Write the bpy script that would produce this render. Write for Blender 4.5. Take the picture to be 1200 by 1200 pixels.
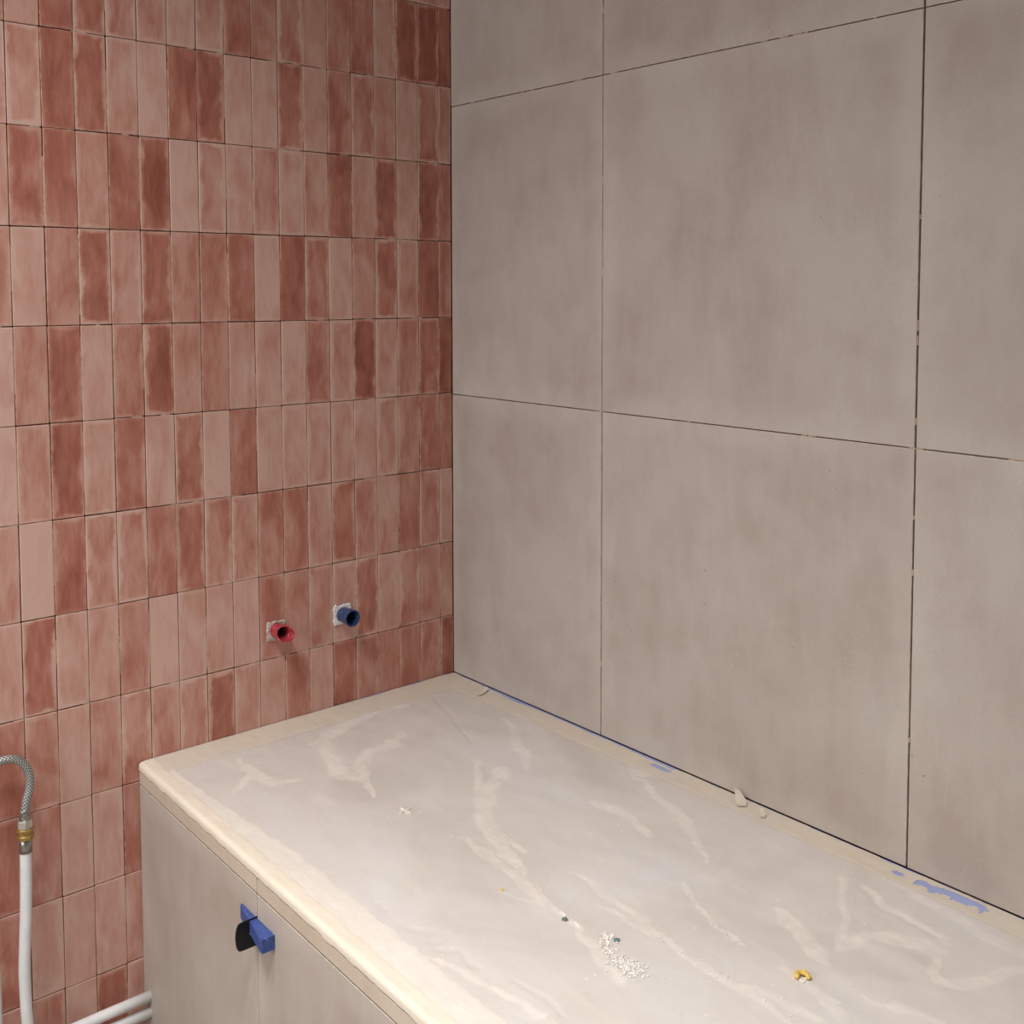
import bpy, math, random
import numpy as np
from mathutils import Matrix, Vector, noise as mnoise

for o in list(bpy.data.objects):
    bpy.data.objects.remove(o, do_unlink=True)
scene = bpy.context.scene
COL = scene.collection
RND = random.Random(7)

# ------------------------------------------------------------------ camera
cam_data = bpy.data.cameras.new('camera')
cam = bpy.data.objects.new('camera', cam_data)
COL.objects.link(cam)
cam_data.sensor_width = 36.0
cam_data.sensor_fit = 'HORIZONTAL'
cam_data.lens = 36.0 * 1282.15 / 1200.0
cam_data.shift_x = (600 - 606.4) / 1200.0
cam_data.shift_y = (418.7 - 600) / 1200.0
cam_data.clip_start = 0.02
_y, _p, _r = -0.7100, -0.0615, 0.0011
_M = Matrix.Rotation(_y, 3, 'Z') @ Matrix.Rotation(_p, 3, 'X') @ Matrix.Rotation(_r, 3, 'Y')
_R = _M @ Matrix(((1, 0, 0), (0, 0, -1), (0, 1, 0)))
cam.matrix_world = Matrix.Translation((-1.3753, -1.8087, 0.6827)) @ _R.to_4x4()
scene.camera = cam

# ------------------------------------------------------------------ world, light, exposure
FLOOR_Z, CEIL_Z = -0.70, 1.85
LEFT_X, FRONT_Y = -2.40, -3.10
world = bpy.data.worlds.new('World')
scene.world = world
world.use_nodes = True
world.node_tree.nodes['Background'].inputs[0].default_value = (0.80, 0.90, 1.0, 1)
world.node_tree.nodes['Background'].inputs[1].default_value = 0.6

def area(name, loc, aim, sx, sy, power, color, shape='RECTANGLE', spread=180):
    d = bpy.data.lights.new(name, 'AREA')
    d.shape = shape; d.size = sx; d.size_y = sy
    d.energy = power; d.color = color; d.spread = math.radians(spread)
    o = bpy.data.objects.new(name, d)
    COL.objects.link(o)
    o.location = loc
    o.rotation_euler = (Vector(aim) - Vector(loc)).to_track_quat('-Z', 'Y').to_euler()
    return o
WIN_Y, WIN_Z, WIN_W, WIN_H = -0.75, 0.70, 1.00, 1.20
window_light = area('window_daylight', (LEFT_X + 0.05, WIN_Y, WIN_Z), (0, WIN_Y, WIN_Z), WIN_W - .1, WIN_H - .1, 15, (0.96, 0.98, 1.0))
LAMPS = ((-1.30, -1.30, CEIL_Z, 11, 95), (-1.40, -0.70, CEIL_Z, 11, 125))
for lx, ly, lz, lp, sp_ in LAMPS:
    area('lamp_light', (lx, ly, lz - 0.062), (lx, ly, 0), 0.30, 0.30, lp, (1.0, 0.985, 0.96), 'DISK', sp_)

vs = scene.view_settings
vs.view_transform = 'Standard'
vs.look = 'None'
vs.gamma = 1.0
vs.use_curve_mapping = False
vs.exposure = 0.06

# ------------------------------------------------------------------ helpers
def s2l(r, g, b):
    f = lambda c: (c / 255 / 12.92) if c / 255 <= 0.04045 else ((c / 255 + 0.055) / 1.055) ** 2.4
    return (f(r), f(g), f(b), 1.0)

class NB:
    """small node-graph builder"""
    def __init__(self, name):
        self.m = bpy.data.materials.new(name)
        self.m.use_nodes = True
        self.t = self.m.node_tree
        self.t.nodes.clear()
        self.out = self.t.nodes.new('ShaderNodeOutputMaterial')
        self.b = self.t.nodes.new('ShaderNodeBsdfPrincipled')
        self.t.links.new(self.b.outputs[0], self.out.inputs[0])
    def n(self, typ, **kw):
        nd = self.t.nodes.new(typ)
        for k, v in kw.items():
            setattr(nd, k, v)
        return nd
    def set(self, sock, v):
        if hasattr(v, 'links'):
            self.t.links.new(v, sock)
        else:
            sock.default_value = v
    def math(self, op, a, b=0.0, c=0.0, clamp=False):
        nd = self.n('ShaderNodeMath', operation=op, use_clamp=clamp)
        self.set(nd.inputs[0], a); self.set(nd.inputs[1], b); self.set(nd.inputs[2], c)
        return nd.outputs[0]
    def vmath(self, op, a, b):
        nd = self.n('ShaderNodeVectorMath', operation=op)
        self.set(nd.inputs[0], a); self.set(nd.inputs[1], b)
        return nd.outputs[0]
    def coord(self, which='Object'):
        return self.n('ShaderNodeTexCoord').outputs[which]
    def noise(self, vec, scale, detail=4.0, rough=0.55, dist=0.0, stretch=None):
        if stretch:
            vec = self.vmath('MULTIPLY', vec, stretch)
        nd = self.n('ShaderNodeTexNoise')
        self.set(nd.inputs['Vector'], vec)
        nd.inputs['Scale'].default_value = scale
        nd.inputs['Detail'].default_value = detail
        nd.inputs['Roughness'].default_value = rough
        nd.inputs['Distortion'].default_value = dist
        return nd.outputs['Fac']
    def rng(self, v, a, b, c=0.0, d=1.0, smooth=False):
        nd = self.n('ShaderNodeMapRange', interpolation_type='SMOOTHSTEP' if smooth else 'LINEAR')
        self.set(nd.inputs[0], v)
        for i, q in enumerate((a, b, c, d)):
            nd.inputs[1 + i].default_value = q
        return nd.outputs[0]
    def mix(self, f, a, b):
        nd = self.n('ShaderNodeMix', data_type='RGBA')
        self.set(nd.inputs[0], f); self.set(nd.inputs[6], a); self.set(nd.inputs[7], b)
        return nd.outputs[2]
    def ramp(self, f, stops):
        nd = self.n('ShaderNodeValToRGB')
        el = nd.color_ramp.elements
        while len(el) < len(stops):
            el.new(0.5)
        for e, (p, c) in zip(el, stops):
            e.position = p; e.color = c
        self.set(nd.inputs[0], f)
        return nd.outputs[0]
    def bump(self, h, strength=0.2, dist=0.001):
        nd = self.n('ShaderNodeBump')
        nd.inputs['Strength'].default_value = strength
        nd.inputs['Distance'].default_value = dist
        self.set(nd.inputs['Height'], h)
        self.t.links.new(nd.outputs[0], self.b.inputs['Normal'])
    def done(self, color, rough=0.5, metal=0.0, spec=0.5):
        self.set(self.b.inputs['Base Color'], color)
        self.set(self.b.inputs['Roughness'], rough)
        self.b.inputs['Metallic'].default_value = metal
        self.b.inputs['Specular IOR Level'].default_value = spec
        return self.m

def mesh(name, verts, faces, smooth=False):
    me = bpy.data.meshes.new(name)
    me.from_pydata([tuple(v) for v in verts], [], [tuple(f) for f in faces])
    me.update()
    if smooth:
        me.polygons.foreach_set('use_smooth', [True] * len(me.polygons))
    return me

def obj(name, me, mat=None, parent=None, loc=(0, 0, 0), rot=(0, 0, 0)):
    o = bpy.data.objects.new(name, me)
    COL.objects.link(o)
    if mat is not None and me is not None and not me.materials:
        me.materials.append(mat)
    o.location = loc
    o.rotation_euler = rot
    if parent is not None:
        o.parent = parent
    return o

def tag(o, label=None, cat=None, group=None, kind=None):
    if label: o['label'] = label
    if cat: o['category'] = cat
    if group: o['group'] = group
    if kind: o['kind'] = kind
    return o

class Geo:
    """collects verts and faces of one mesh"""
    def __init__(self):
        self.v = []; self.f = []
    def add(self, vs_, fs_):
        k = len(self.v)
        self.v += [tuple(a) for a in vs_]
        self.f += [tuple(i + k for i in f) for f in fs_]
    def box(self, x0, x1, y0, y1, z0, z1):
        self.add([(x, y, z) for x in (x0, x1) for y in (y0, y1) for z in (z0, z1)],
                 [(0, 1, 3, 2), (4, 6, 7, 5), (0, 4, 5, 1), (2, 3, 7, 6), (0, 2, 6, 4), (1, 5, 7, 3)])
    def mesh(self, name, smooth=False):
        return mesh(name, self.v, self.f, smooth)

def ring_loft(rings, close_first=True, close_last=True, cyclic=True):
    """rings: list of equally long point lists"""
    n = len(rings[0]); vs_ = [p for r in rings for p in r]; fs_ = []
    for i in range(len(rings) - 1):
        for j in range(n if cyclic else n - 1):
            a = i * n + j; b = i * n + (j + 1) % n
            fs_.append((a, b, b + n, a + n))
    if close_first: fs_.append(tuple(range(n - 1, -1, -1)))
    if close_last: fs_.append(tuple(range((len(rings) - 1) * n, len(rings) * n)))
    return vs_, fs_

def catmull(pts, n):
    P = [Vector(p) for p in pts]
    P = [2 * P[0] - P[1]] + P + [2 * P[-1] - P[-2]]
    out = []
    for i in range(1, len(P) - 2):
        for k in range(n):
            t = k / n
            a, b, c, d = P[i - 1], P[i], P[i + 1], P[i + 2]
            out.append(0.5 * ((2 * b) + (c - a) * t + (2 * a - 5 * b + 4 * c - d) * t * t + (3 * b - a - 3 * c + d) * t ** 3))
    out.append(P[-2])
    return out

def tube(name, pts, r, seg=20, caps=True):
    """tube along a smooth path, with a UV map (u around, v metres along)"""
    rad = r if callable(r) else (lambda t: r)
    rings = []; L = [0.0]
    up = Vector((0, 1, 0))
    for i, p in enumerate(pts):
        t = (pts[min(i + 1, len(pts) - 1)] - pts[max(i - 1, 0)]).normalized()
        a = t.cross(up)
        if a.length < 1e-4: a = t.cross(Vector((1, 0, 0)))
        a.normalize(); b = a.cross(t)
        R_ = rad(i / (len(pts) - 1))
        rings.append([p + R_ * (math.cos(q) * a + math.sin(q) * b) for q in [2 * math.pi * k / seg for k in range(seg)]])
        if i: L.append(L[-1] + (p - pts[i - 1]).length)
    vs_, fs_ = ring_loft(rings, caps, caps)
    me = mesh(name, vs_, fs_, True)
    uv = me.uv_layers.new(name='UVMap')
    for poly in me.polygons:
        if len(poly.vertices) != 4: continue
        for li, vi in zip(poly.loop_indices, poly.vertices):
            i, j = divmod(vi, seg)
            u = j / seg
            if u == 0 and any(w % seg == seg - 1 for w in poly.vertices): u = 1.0
            uv.data[li].uv = (u, L[i])
    return me

def lathe(name, prof, seg=24, sides=None, axis='Z'):
    """profile [(radius, height)] turned about local Z"""
    n = sides or seg
    rings = [[(r * math.cos(2 * math.pi * k / n), r * math.sin(2 * math.pi * k / n), h) for k in range(n)] for r, h in prof]
    vs_, fs_ = ring_loft(rings)
    return mesh(name, vs_, fs_, sides is None)

# ------------------------------------------------------------------ materials
def mat_red_tile():
    g = NB('terracotta_glaze')
    info = g.n('ShaderNodeObjectInfo')
    sep = g.n('ShaderNodeSeparateColor'); g.set(sep.inputs[0], info.outputs['Color'])
    tone, seed, rim = sep.outputs
    co = g.coord('Object')
    off = g.n('ShaderNodeCombineXYZ')
    g.set(off.inputs[0], g.math('MULTIPLY', seed, 31.0)); g.set(off.inputs[1], g.math('MULTIPLY', seed, 17.0)); g.set(off.inputs[2], g.math('MULTIPLY', seed, 53.0))
    p = g.vmath('ADD', co, off.outputs[0])
    big = g.noise(p, 16.0, 2.0, 0.5, 0.6, (1.6, 1.0, 0.7))
    streak = g.noise(p, 60.0, 4.0, 0.6, 0.8, (1.8, 1.0, 0.35))
    fine = g.noise(p, 420.0, 3.0, 0.6)
    shift = g.n('ShaderNodeAttribute', attribute_name='tone_shift')
    t = g.math('ADD', g.math('ADD', tone, shift.outputs['Fac']), g.math('MULTIPLY', g.math('SUBTRACT', big, 0.5), 0.95))
    t = g.math('ADD', t, g.math('MULTIPLY', g.math('SUBTRACT', streak, 0.5), 0.55))
    t = g.math('ADD', t, g.math('MULTIPLY', g.math('SUBTRACT', fine, 0.5), 0.10))
    gen = g.n('ShaderNodeSeparateXYZ'); g.set(gen.inputs[0], g.coord('Generated'))
    ex = g.math('MULTIPLY', g.math('MINIMUM', gen.outputs[0], g.math('SUBTRACT', 1.0, gen.outputs[0])), 0.050)
    ez = g.math('MULTIPLY', g.math('MINIMUM', gen.outputs[2], g.math('SUBTRACT', 1.0, gen.outputs[2])), 0.155)
    d = g.math('MINIMUM', ex, ez)
    wob = g.math('MULTIPLY', g.math('SUBTRACT', g.noise(p, 26.0, 3.0, 0.55), 0.5), 0.024)
    dw = g.math('ADD', d, wob)
    rm = g.math('MULTIPLY', g.rng(dw, 0.0, 0.0085, 1.0, 0.0, True), rim)
    t = g.math('SUBTRACT', t, g.math('MULTIPLY', rm, 0.50), clamp=True)
    col = g.ramp(t, [(0.0, s2l(197, 161, 148)), (0.35, s2l(185, 139, 124)), (0.65, s2l(166, 107, 91)), (1.0, s2l(136, 77, 63))])
    # chalky worn arris
    ar = g.math('MULTIPLY', g.rng(d, 0.0004, 0.0013, 1.0, 0.0), g.rng(g.noise(p, 70.0, 3.0, 0.6), 0.42, 0.62, 0.0, 0.75))
    col = g.mix(ar, col, s2l(208, 180, 160))
    g.bump(g.math('ADD', big, g.math('MULTIPLY', streak, 0.4)), 0.25, 0.0018)
    return g.done(col, g.rng(t, 0, 1, 0.62, 0.46), spec=0.35)

def mat_grout():
    g = NB('dark_joint')
    co = g.coord('Object')
    n1 = g.noise(co, 14.0, 3.0, 0.6)
    n2 = g.noise(co, 160.0, 3.0, 0.6)
    col = g.mix(g.rng(n1, 0.5, 0.62), s2l(98, 62, 52), s2l(158, 124, 104))
    col = g.mix(g.math('MULTIPLY', n2, 0.3), col, s2l(70, 44, 37))
    return g.done(col, 0.95, spec=0.1)

def mat_beige(name='porcelain', base=(179, 169, 161), gener=True, ax=(1, 2), dims=(0.6, 0.59)):
    g = NB(name)
    info = g.n('ShaderNodeObjectInfo')
    co = g.coord('Object')
    off = g.n('ShaderNodeCombineXYZ')
    for i, k in enumerate((13.0, 29.0, 41.0)):
        g.set(off.inputs[i], g.math('MULTIPLY', info.outputs['Random'], k))
    p = g.vmath('ADD', co, off.outputs[0])
    cloud = g.noise(p, 3.2, 4.0, 0.55, 0.4)
    cloud2 = g.noise(p, 11.0, 5.0, 0.6, 0.3)
    grain = g.noise(p, 330.0, 4.0, 0.65)
    brush = g.noise(p, 40.0, 5.0, 0.6, 0.4, (1.0, 1.0, 0.22))
    b = base
    c1 = s2l(b[0] - 9, b[1] - 12, b[2] - 13); c2 = s2l(b[0] + 5, b[1] + 6, b[2] + 6)
    f = g.math('ADD', g.math('MULTIPLY', cloud, 0.65), g.math('MULTIPLY', cloud2, 0.35))
    f = g.math('ADD', f, g.math('MULTIPLY', g.math('SUBTRACT', brush, 0.5), 0.22))
    col = g.mix(g.rng(f, 0.38, 0.62), c1, c2)
    col = g.mix(g.rng(grain, 0.30, 0.72, 0.0, 0.22), col, s2l(b[0] - 34, b[1] - 38, b[2] - 40))
    gen = g.n('ShaderNodeSeparateXYZ'); g.set(gen.inputs[0], g.coord('Generated'))
    a0, a1 = gen.outputs[ax[0]], gen.outputs[ax[1]]
    e0 = g.math('MULTIPLY', g.math('MINIMUM', a0, g.math('SUBTRACT', 1.0, a0)), dims[0])
    e1 = g.math('MULTIPLY', g.math('MINIMUM', a1, g.math('SUBTRACT', 1.0, a1)), dims[1])
    d = g.math('MINIMUM', e0, e1)
    # dried mortar haze that was sponged along the joints
    hz = g.math('MULTIPLY', g.rng(g.math('ADD', d, g.math('MULTIPLY', g.math('SUBTRACT', g.noise(p, 12.0, 4.0, 0.6), 0.5), 0.11)), 0.0, 0.05, 1.0, 0.0, True), 0.27)
    col = g.mix(hz, col, s2l(b[0] + 20, b[1] + 23, b[2] + 22))
    # small pale scuffs and dark pits
    v = g.n('ShaderNodeTexVoronoi'); g.set(v.inputs['Vector'], g.vmath('MULTIPLY', p, (1.0, 0.55, 1.0))); v.inputs['Scale'].default_value = 150.0
    sc = g.math('MULTIPLY', g.rng(v.outputs['Distance'], 0.08, 0.18, 1.0, 0.0), g.rng(g.noise(p, 5.0, 2.0), 0.50, 0.64))
    col = g.mix(g.math('MULTIPLY', sc, 0.36), col, s2l(215, 203, 190))
    v2 = g.n('ShaderNodeTexVoronoi'); g.set(v2.inputs['Vector'], p); v2.inputs['Scale'].default_value = 55.0
    pt = g.math('MULTIPLY', g.rng(v2.outputs['Distance'], 0.05, 0.09, 1.0, 0.0), g.rng(g.noise(p, 9.0, 2.0), 0.57, 0.66))
    col = g.mix(g.math('MULTIPLY', pt, 0.6), col, s2l(95, 78, 70))
    ar = g.math('MULTIPLY', g.rng(d, 0.0004, 0.0016, 1.0, 0.0), g.rng(g.noise(p, 60.0, 3.0), 0.40, 0.60, 0.0, 0.6))
    col = g.mix(ar, col, s2l(214, 202, 186))
    g.bump(g.math('ADD', grain, cloud2), 0.12, 0.0008)
    return g.done(col, g.rng(cloud2, 0.3, 0.7, 0.46, 0.60), spec=0.3)

def mat_plain(name, rgb, rough=0.6, metal=0.0, vary=0.10, scale=40.0, bump=0.1, spec=0.4, dirt_glint=None):
    g = NB(name)
    co = g.coord('Object')
    n1 = g.noise(co, scale, 4.0, 0.6)
    dk = tuple(max(0, c * (1 - 2.2 * vary)) for c in rgb)
    col = g.mix(g.rng(n1, 0.3, 0.7), s2l(*dk), s2l(*rgb))
    if dirt_glint:
        col = g.mix(g.rng(g.noise(co, scale * 2.3, 4.0, 0.65), 0.60, 0.70, 0, 0.8), col, s2l(*dirt_glint))
    if bump: g.bump(n1, bump, 0.002)
    return g.done(col, rough, metal, spec)

def mat_sheet():
    g = NB('dusty_sheet')
    co = g.coord('Object')
    at = g.n('ShaderNodeAttribute', attribute_name='dust')
    dust = at.outputs['Fac']
    big = g.noise(co, 4.5, 4.0, 0.55, 0.8)
    rotn = g.n('ShaderNodeMapping'); g.set(rotn.inputs[0], co); rotn.inputs['Rotation'].default_value = (0, 0, math.radians(12))
    wipe = g.noise(rotn.outputs[0], 14.0, 5.0, 0.62, 0.7, (1.5, 0.42, 1.0))
    fine = g.noise(co, 70.0, 5.0, 0.65)
    grit = g.noise(co, 480.0, 2.0, 0.5)
    wipe2 = g.noise(rotn.outputs[0], 48.0, 4.0, 0.62, 1.2, (1.3, 0.4, 1.0))
    base = g.ramp(big, [(0.30, s2l(200, 193, 186)), (0.50, s2l(209, 202, 195)), (0.70, s2l(211, 208, 206))])
    w = g.math('MULTIPLY', g.rng(wipe, 0.50, 0.72, 0, 1, True), g.rng(fine, 0.30, 0.62, 0.25, 1.0))
    col = g.mix(g.math('MULTIPLY', w, 0.55), base, s2l(220, 212, 203))
    col = g.mix(g.rng(fine, 0.35, 0.7, 0.0, 0.14), col, s2l(186, 177, 168))
    dm = g.math('MULTIPLY', dust, g.rng(fine, 0.28, 0.58, 0.45, 1.0), clamp=True)
    dm = g.math('MULTIPLY', dm, g.rng(wipe2, 0.30, 0.60, 0.35, 1.0))
    col = g.mix(g.math('MULTIPLY', dm, 0.68), col, s2l(231, 223, 213))
    v = g.n('ShaderNodeTexVoronoi'); g.set(v.inputs['Vector'], co); v.inputs['Scale'].default_value = 42.0
    sp = g.math('MULTIPLY', g.rng(v.outputs['Distance'], 0.05, 0.10, 1.0, 0.0), g.rng(g.noise(co, 8.0, 2.0), 0.50, 0.60))
    col = g.mix(g.math('MULTIPLY', sp, 0.7), col, s2l(238, 228, 214))
    h = g.math('ADD', g.math('MULTIPLY', wipe, 1.0), g.math('MULTIPLY', fine, 0.35))
    h = g.math('ADD', h, g.math('MULTIPLY', grit, 0.06))
    g.bump(h, 0.22, 0.002)
    return g.done(col, g.rng(dm, 0, 1, 0.50, 0.85), spec=0.35)

def mat_tape(name, rgb, dirt_glint):
    g = NB(name)
    co = g.coord('Object')
    n1 = g.noise(co, 9.0, 4.0, 0.6, 0.5)
    n2 = g.noise(co, 60.0, 4.0, 0.62, 0.0, (1.0, 0.4, 1.0))
    col = g.mix(g.rng(n1, 0.35, 0.68, 0, 0.75), s2l(*rgb), s2l(*dirt_glint))
    col = g.mix(g.rng(n2, 0.3, 0.75, 0, 0.28), col, s2l(*(c * 0.86 for c in rgb)))
    g.bump(g.noise(co, 45.0, 4.0, 0.6, 0.6, (1.0, 0.5, 1.0)), 0.30, 0.004)
    return g.done(col, 0.62, spec=0.35)

def mat_braid():
    g = NB('steel_braid')
    uv = g.n('ShaderNodeUVMap').outputs[0]
    sx = g.n('ShaderNodeSeparateXYZ'); g.set(sx.inputs[0], uv)
    u = g.math('MULTIPLY', sx.outputs[0], 2 * math.pi * 8)
    v = g.math('MULTIPLY', sx.outputs[1], 2 * math.pi * 190)
    a = g.math('SINE', g.math('ADD', u, v)); b = g.math('SINE', g.math('SUBTRACT', u, v))
    h = g.math('MAXIMUM', a, b)
    col = g.mix(g.rng(h, -0.2, 0.9), s2l(92, 94, 94), s2l(196, 198, 198))
    g.bump(h, 0.6, 0.0006)
    return g.done(col, 0.42, 0.75)

M_RED = mat_red_tile()
M_GROUT = mat_grout()
M_MORTAR = mat_plain('pale_mortar', (196, 172, 152), 0.95, vary=0.12, scale=120, spec=0.1)
M_BEIGE = mat_beige()
M_APRON = mat_beige('porcelain_panel', (182, 172, 162))
M_STRIP = mat_beige('porcelain_strip', (194, 180, 162), dims=(0.6, 0.03))
M_SHEET = mat_sheet()
M_TAPE = mat_tape('cream_masking_tape', (215, 203, 185), (209, 201, 191))
M_TAPE_F = mat_tape('lit_cream_tape', (229, 218, 199), (226, 217, 203))  # paler copy of the cream tape, strong light on the front edge painted in
M_TAPE_W = mat_tape('white_tape', (228, 221, 211), (216, 209, 200))
M_BLUE_T = mat_tape('blue_masking_tape', (150, 164, 216), (172, 180, 214))
M_PLASTER = mat_plain('white_plaster', (218, 212, 204), 0.9, vary=0.04, scale=6, spec=0.2)
M_CEIL = mat_plain('ceiling_paint', (226, 224, 220), 0.9, vary=0.02, scale=3, spec=0.2)
M_FLOOR = mat_plain('screed', (186, 182, 176), 0.85, vary=0.08, scale=9, spec=0.2)
M_TUB = mat_plain('white_enamel', (232, 228, 220), 0.25, vary=0.02, scale=5, bump=0.0, spec=0.5)
M_PIPE = mat_plain('white_pipe', (226, 226, 226), 0.42, vary=0.03, scale=30, bump=0.03)
M_STEEL = mat_plain('brushed_steel', (176, 172, 166), 0.32, 0.9, vary=0.10, scale=90, bump=0.05)
M_CHROME = mat_plain('nickel', (214, 210, 202), 0.28, 0.8, vary=0.06, scale=90, bump=0.03)
M_BRASS = mat_plain('brass', (204, 172, 104), 0.34, 0.85, vary=0.14, scale=120, bump=0.06)
M_BLACK = mat_plain('black_plastic', (9, 13, 14), 0.5, vary=0.10, scale=60, bump=0.05)
M_WEDGE = mat_plain('blue_plastic', (66, 90, 160), 0.45, vary=0.12, scale=70, bump=0.25, dirt_glint=(120, 140, 200))
M_BLUE = mat_plain('blue_plug_plastic', (62, 84, 134), 0.45, vary=0.22, scale=130, bump=0.3, dirt_glint=(120, 130, 165))  # greyish flecks paint in lighter facet highlights along with dirt
M_REDP = mat_plain('red_plug_plastic', (200, 70, 82), 0.38, vary=0.16, scale=90, bump=0.3, dirt_glint=(232, 172, 172))  # pink flecks paint in highlights on the facets along with dirt
M_PATCH = mat_plain('wall_filler', (238, 236, 236), 0.9, vary=0.06, scale=130, bump=0.4, spec=0.15)
M_PATCH2 = mat_plain('grey_filler', (212, 200, 188), 0.9, vary=0.14, scale=130, bump=0.4, spec=0.15)
M_DARK = mat_plain('dark_hole', (40, 30, 28), 0.95, vary=0.1, scale=60, bump=0.0, spec=0.05)  # near-black, painted in for shade in panel joints and pipe bores
M_CRUMB = mat_plain('plaster_crumb', (247, 241, 232), 0.95, vary=0.08, scale=200, bump=0.1, spec=0.1)
M_TEAL = mat_plain('teal_chip', (122, 146, 154), 0.6, vary=0.15, scale=200, bump=0.1)
M_GREEN = mat_plain('grey_green_chip', (128, 136, 126), 0.7, vary=0.15, scale=200, bump=0.1)
M_YELLOW = mat_plain('yellow_foam', (244, 208, 116), 0.85, vary=0.10, scale=180, bump=0.4, spec=0.1)
M_FRAME = mat_plain('white_frame', (225, 224, 220), 0.4, vary=0.02, scale=10, bump=0.0)

# ------------------------------------------------------------------ structure
def struct(name, geo, mat, label, cat):
    o = obj(name, geo.mesh(name), mat)
    return tag(o, label, cat, kind='structure')

g = Geo(); g.box(LEFT_X - .15, .15, FRONT_Y - .15, .15, FLOOR_Z - .1, FLOOR_Z)
struct('floor', g, M_FLOOR, 'bare grey screed floor of the bathroom', 'floor')
g = Geo(); g.box(LEFT_X - .15, .15, FRONT_Y - .15, .15, CEIL_Z, CEIL_Z + .1)
struct('ceiling', g, M_CEIL, 'white painted ceiling over the bathroom', 'ceiling')
g = Geo()
wy0, wy1, wz0, wz1 = WIN_Y - WIN_W / 2, WIN_Y + WIN_W / 2, WIN_Z - WIN_H / 2, WIN_Z + WIN_H / 2
g.box(LEFT_X - .15, LEFT_X, FRONT_Y, wy0, FLOOR_Z, CEIL_Z)
g.box(LEFT_X - .15, LEFT_X, wy1, 0.0045, FLOOR_Z, CEIL_Z)
g.box(LEFT_X - .15, LEFT_X, wy0, wy1, FLOOR_Z, wz0)
g.box(LEFT_X - .15, LEFT_X, wy0, wy1, wz1, CEIL_Z)
struct('wall_left', g, M_PLASTER, 'white plastered wall with a window, opposite the beige tiles', 'wall')
g = Geo(); g.box(LEFT_X - .15, .006, FRONT_Y - .15, FRONT_Y, FLOOR_Z, CEIL_Z)
struct('wall_front', g, M_PLASTER, 'plain white plastered wall opposite the red tiles', 'wall')
win = tag(obj('window_1', None, loc=(LEFT_X - .08, WIN_Y, WIN_Z)), 'white framed window in the plastered wall', 'window', kind='structure')
for (a, b, c, d) in ((-WIN_W / 2, WIN_W / 2, -WIN_H / 2, -WIN_H / 2 + .05), (-WIN_W / 2, WIN_W / 2, WIN_H / 2 - .05, WIN_H / 2),
                     (-WIN_W / 2, -WIN_W / 2 + .05, -WIN_H / 2 + .05, WIN_H / 2 - .05), (WIN_W / 2 - .05, WIN_W / 2, -WIN_H / 2 + .05, WIN_H / 2 - .05)):
    g = Geo(); g.box(-.03, .03, a, b, c, d); obj('frame_bar', g.mesh('frame_bar'), M_FRAME, win)

# red wall ---------------------------------------------------------
g = Geo(); g.box(LEFT_X - .15, .15, .0045, .15, FLOOR_Z, CEIL_Z)
wall_back = struct('wall_back', g, M_GROUT, 'wall of narrow upright terracotta red tiles with pipe stubs', 'wall')
PW, PH, C0 = 0.0517, 0.1566, 0.0322
GAP = 0.0014

def tile_geo(w, h, seed, depth=0.0048):
    r = random.Random(seed)
    hw, hh = w / 2, h / 2
    ch = 0.0008
    j = lambda: r.uniform(-.00035, .00035)
    c = 0.0010
    out = [(-hw + c, -hh), (hw - c, -hh), (hw, -hh + c), (hw + .0001, 0.01 + r.uniform(-.03, .03) * h), (hw, hh - c), (hw - c, hh), (-hw + c, hh), (-hw, hh - c), (-hw, r.uniform(-.2, .2) * h), (-hw, -hh + c)]
    out = [(x + j(), z + j()) for x, z in out]
    inn = [(x - ch * (1 if x > 0 else -1) if abs(x) > hw * .8 else x, z - ch * (1 if z > 0 else -1) if abs(z) > hh * .9 else z) for x, z in out]
    rings = [[(x, depth, z) for x, z in out], [(x, ch * .7, z) for x, z in out], [(x, 0.0, z) for x, z in inn]]
    return ring_loft(rings, False, True)

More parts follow.
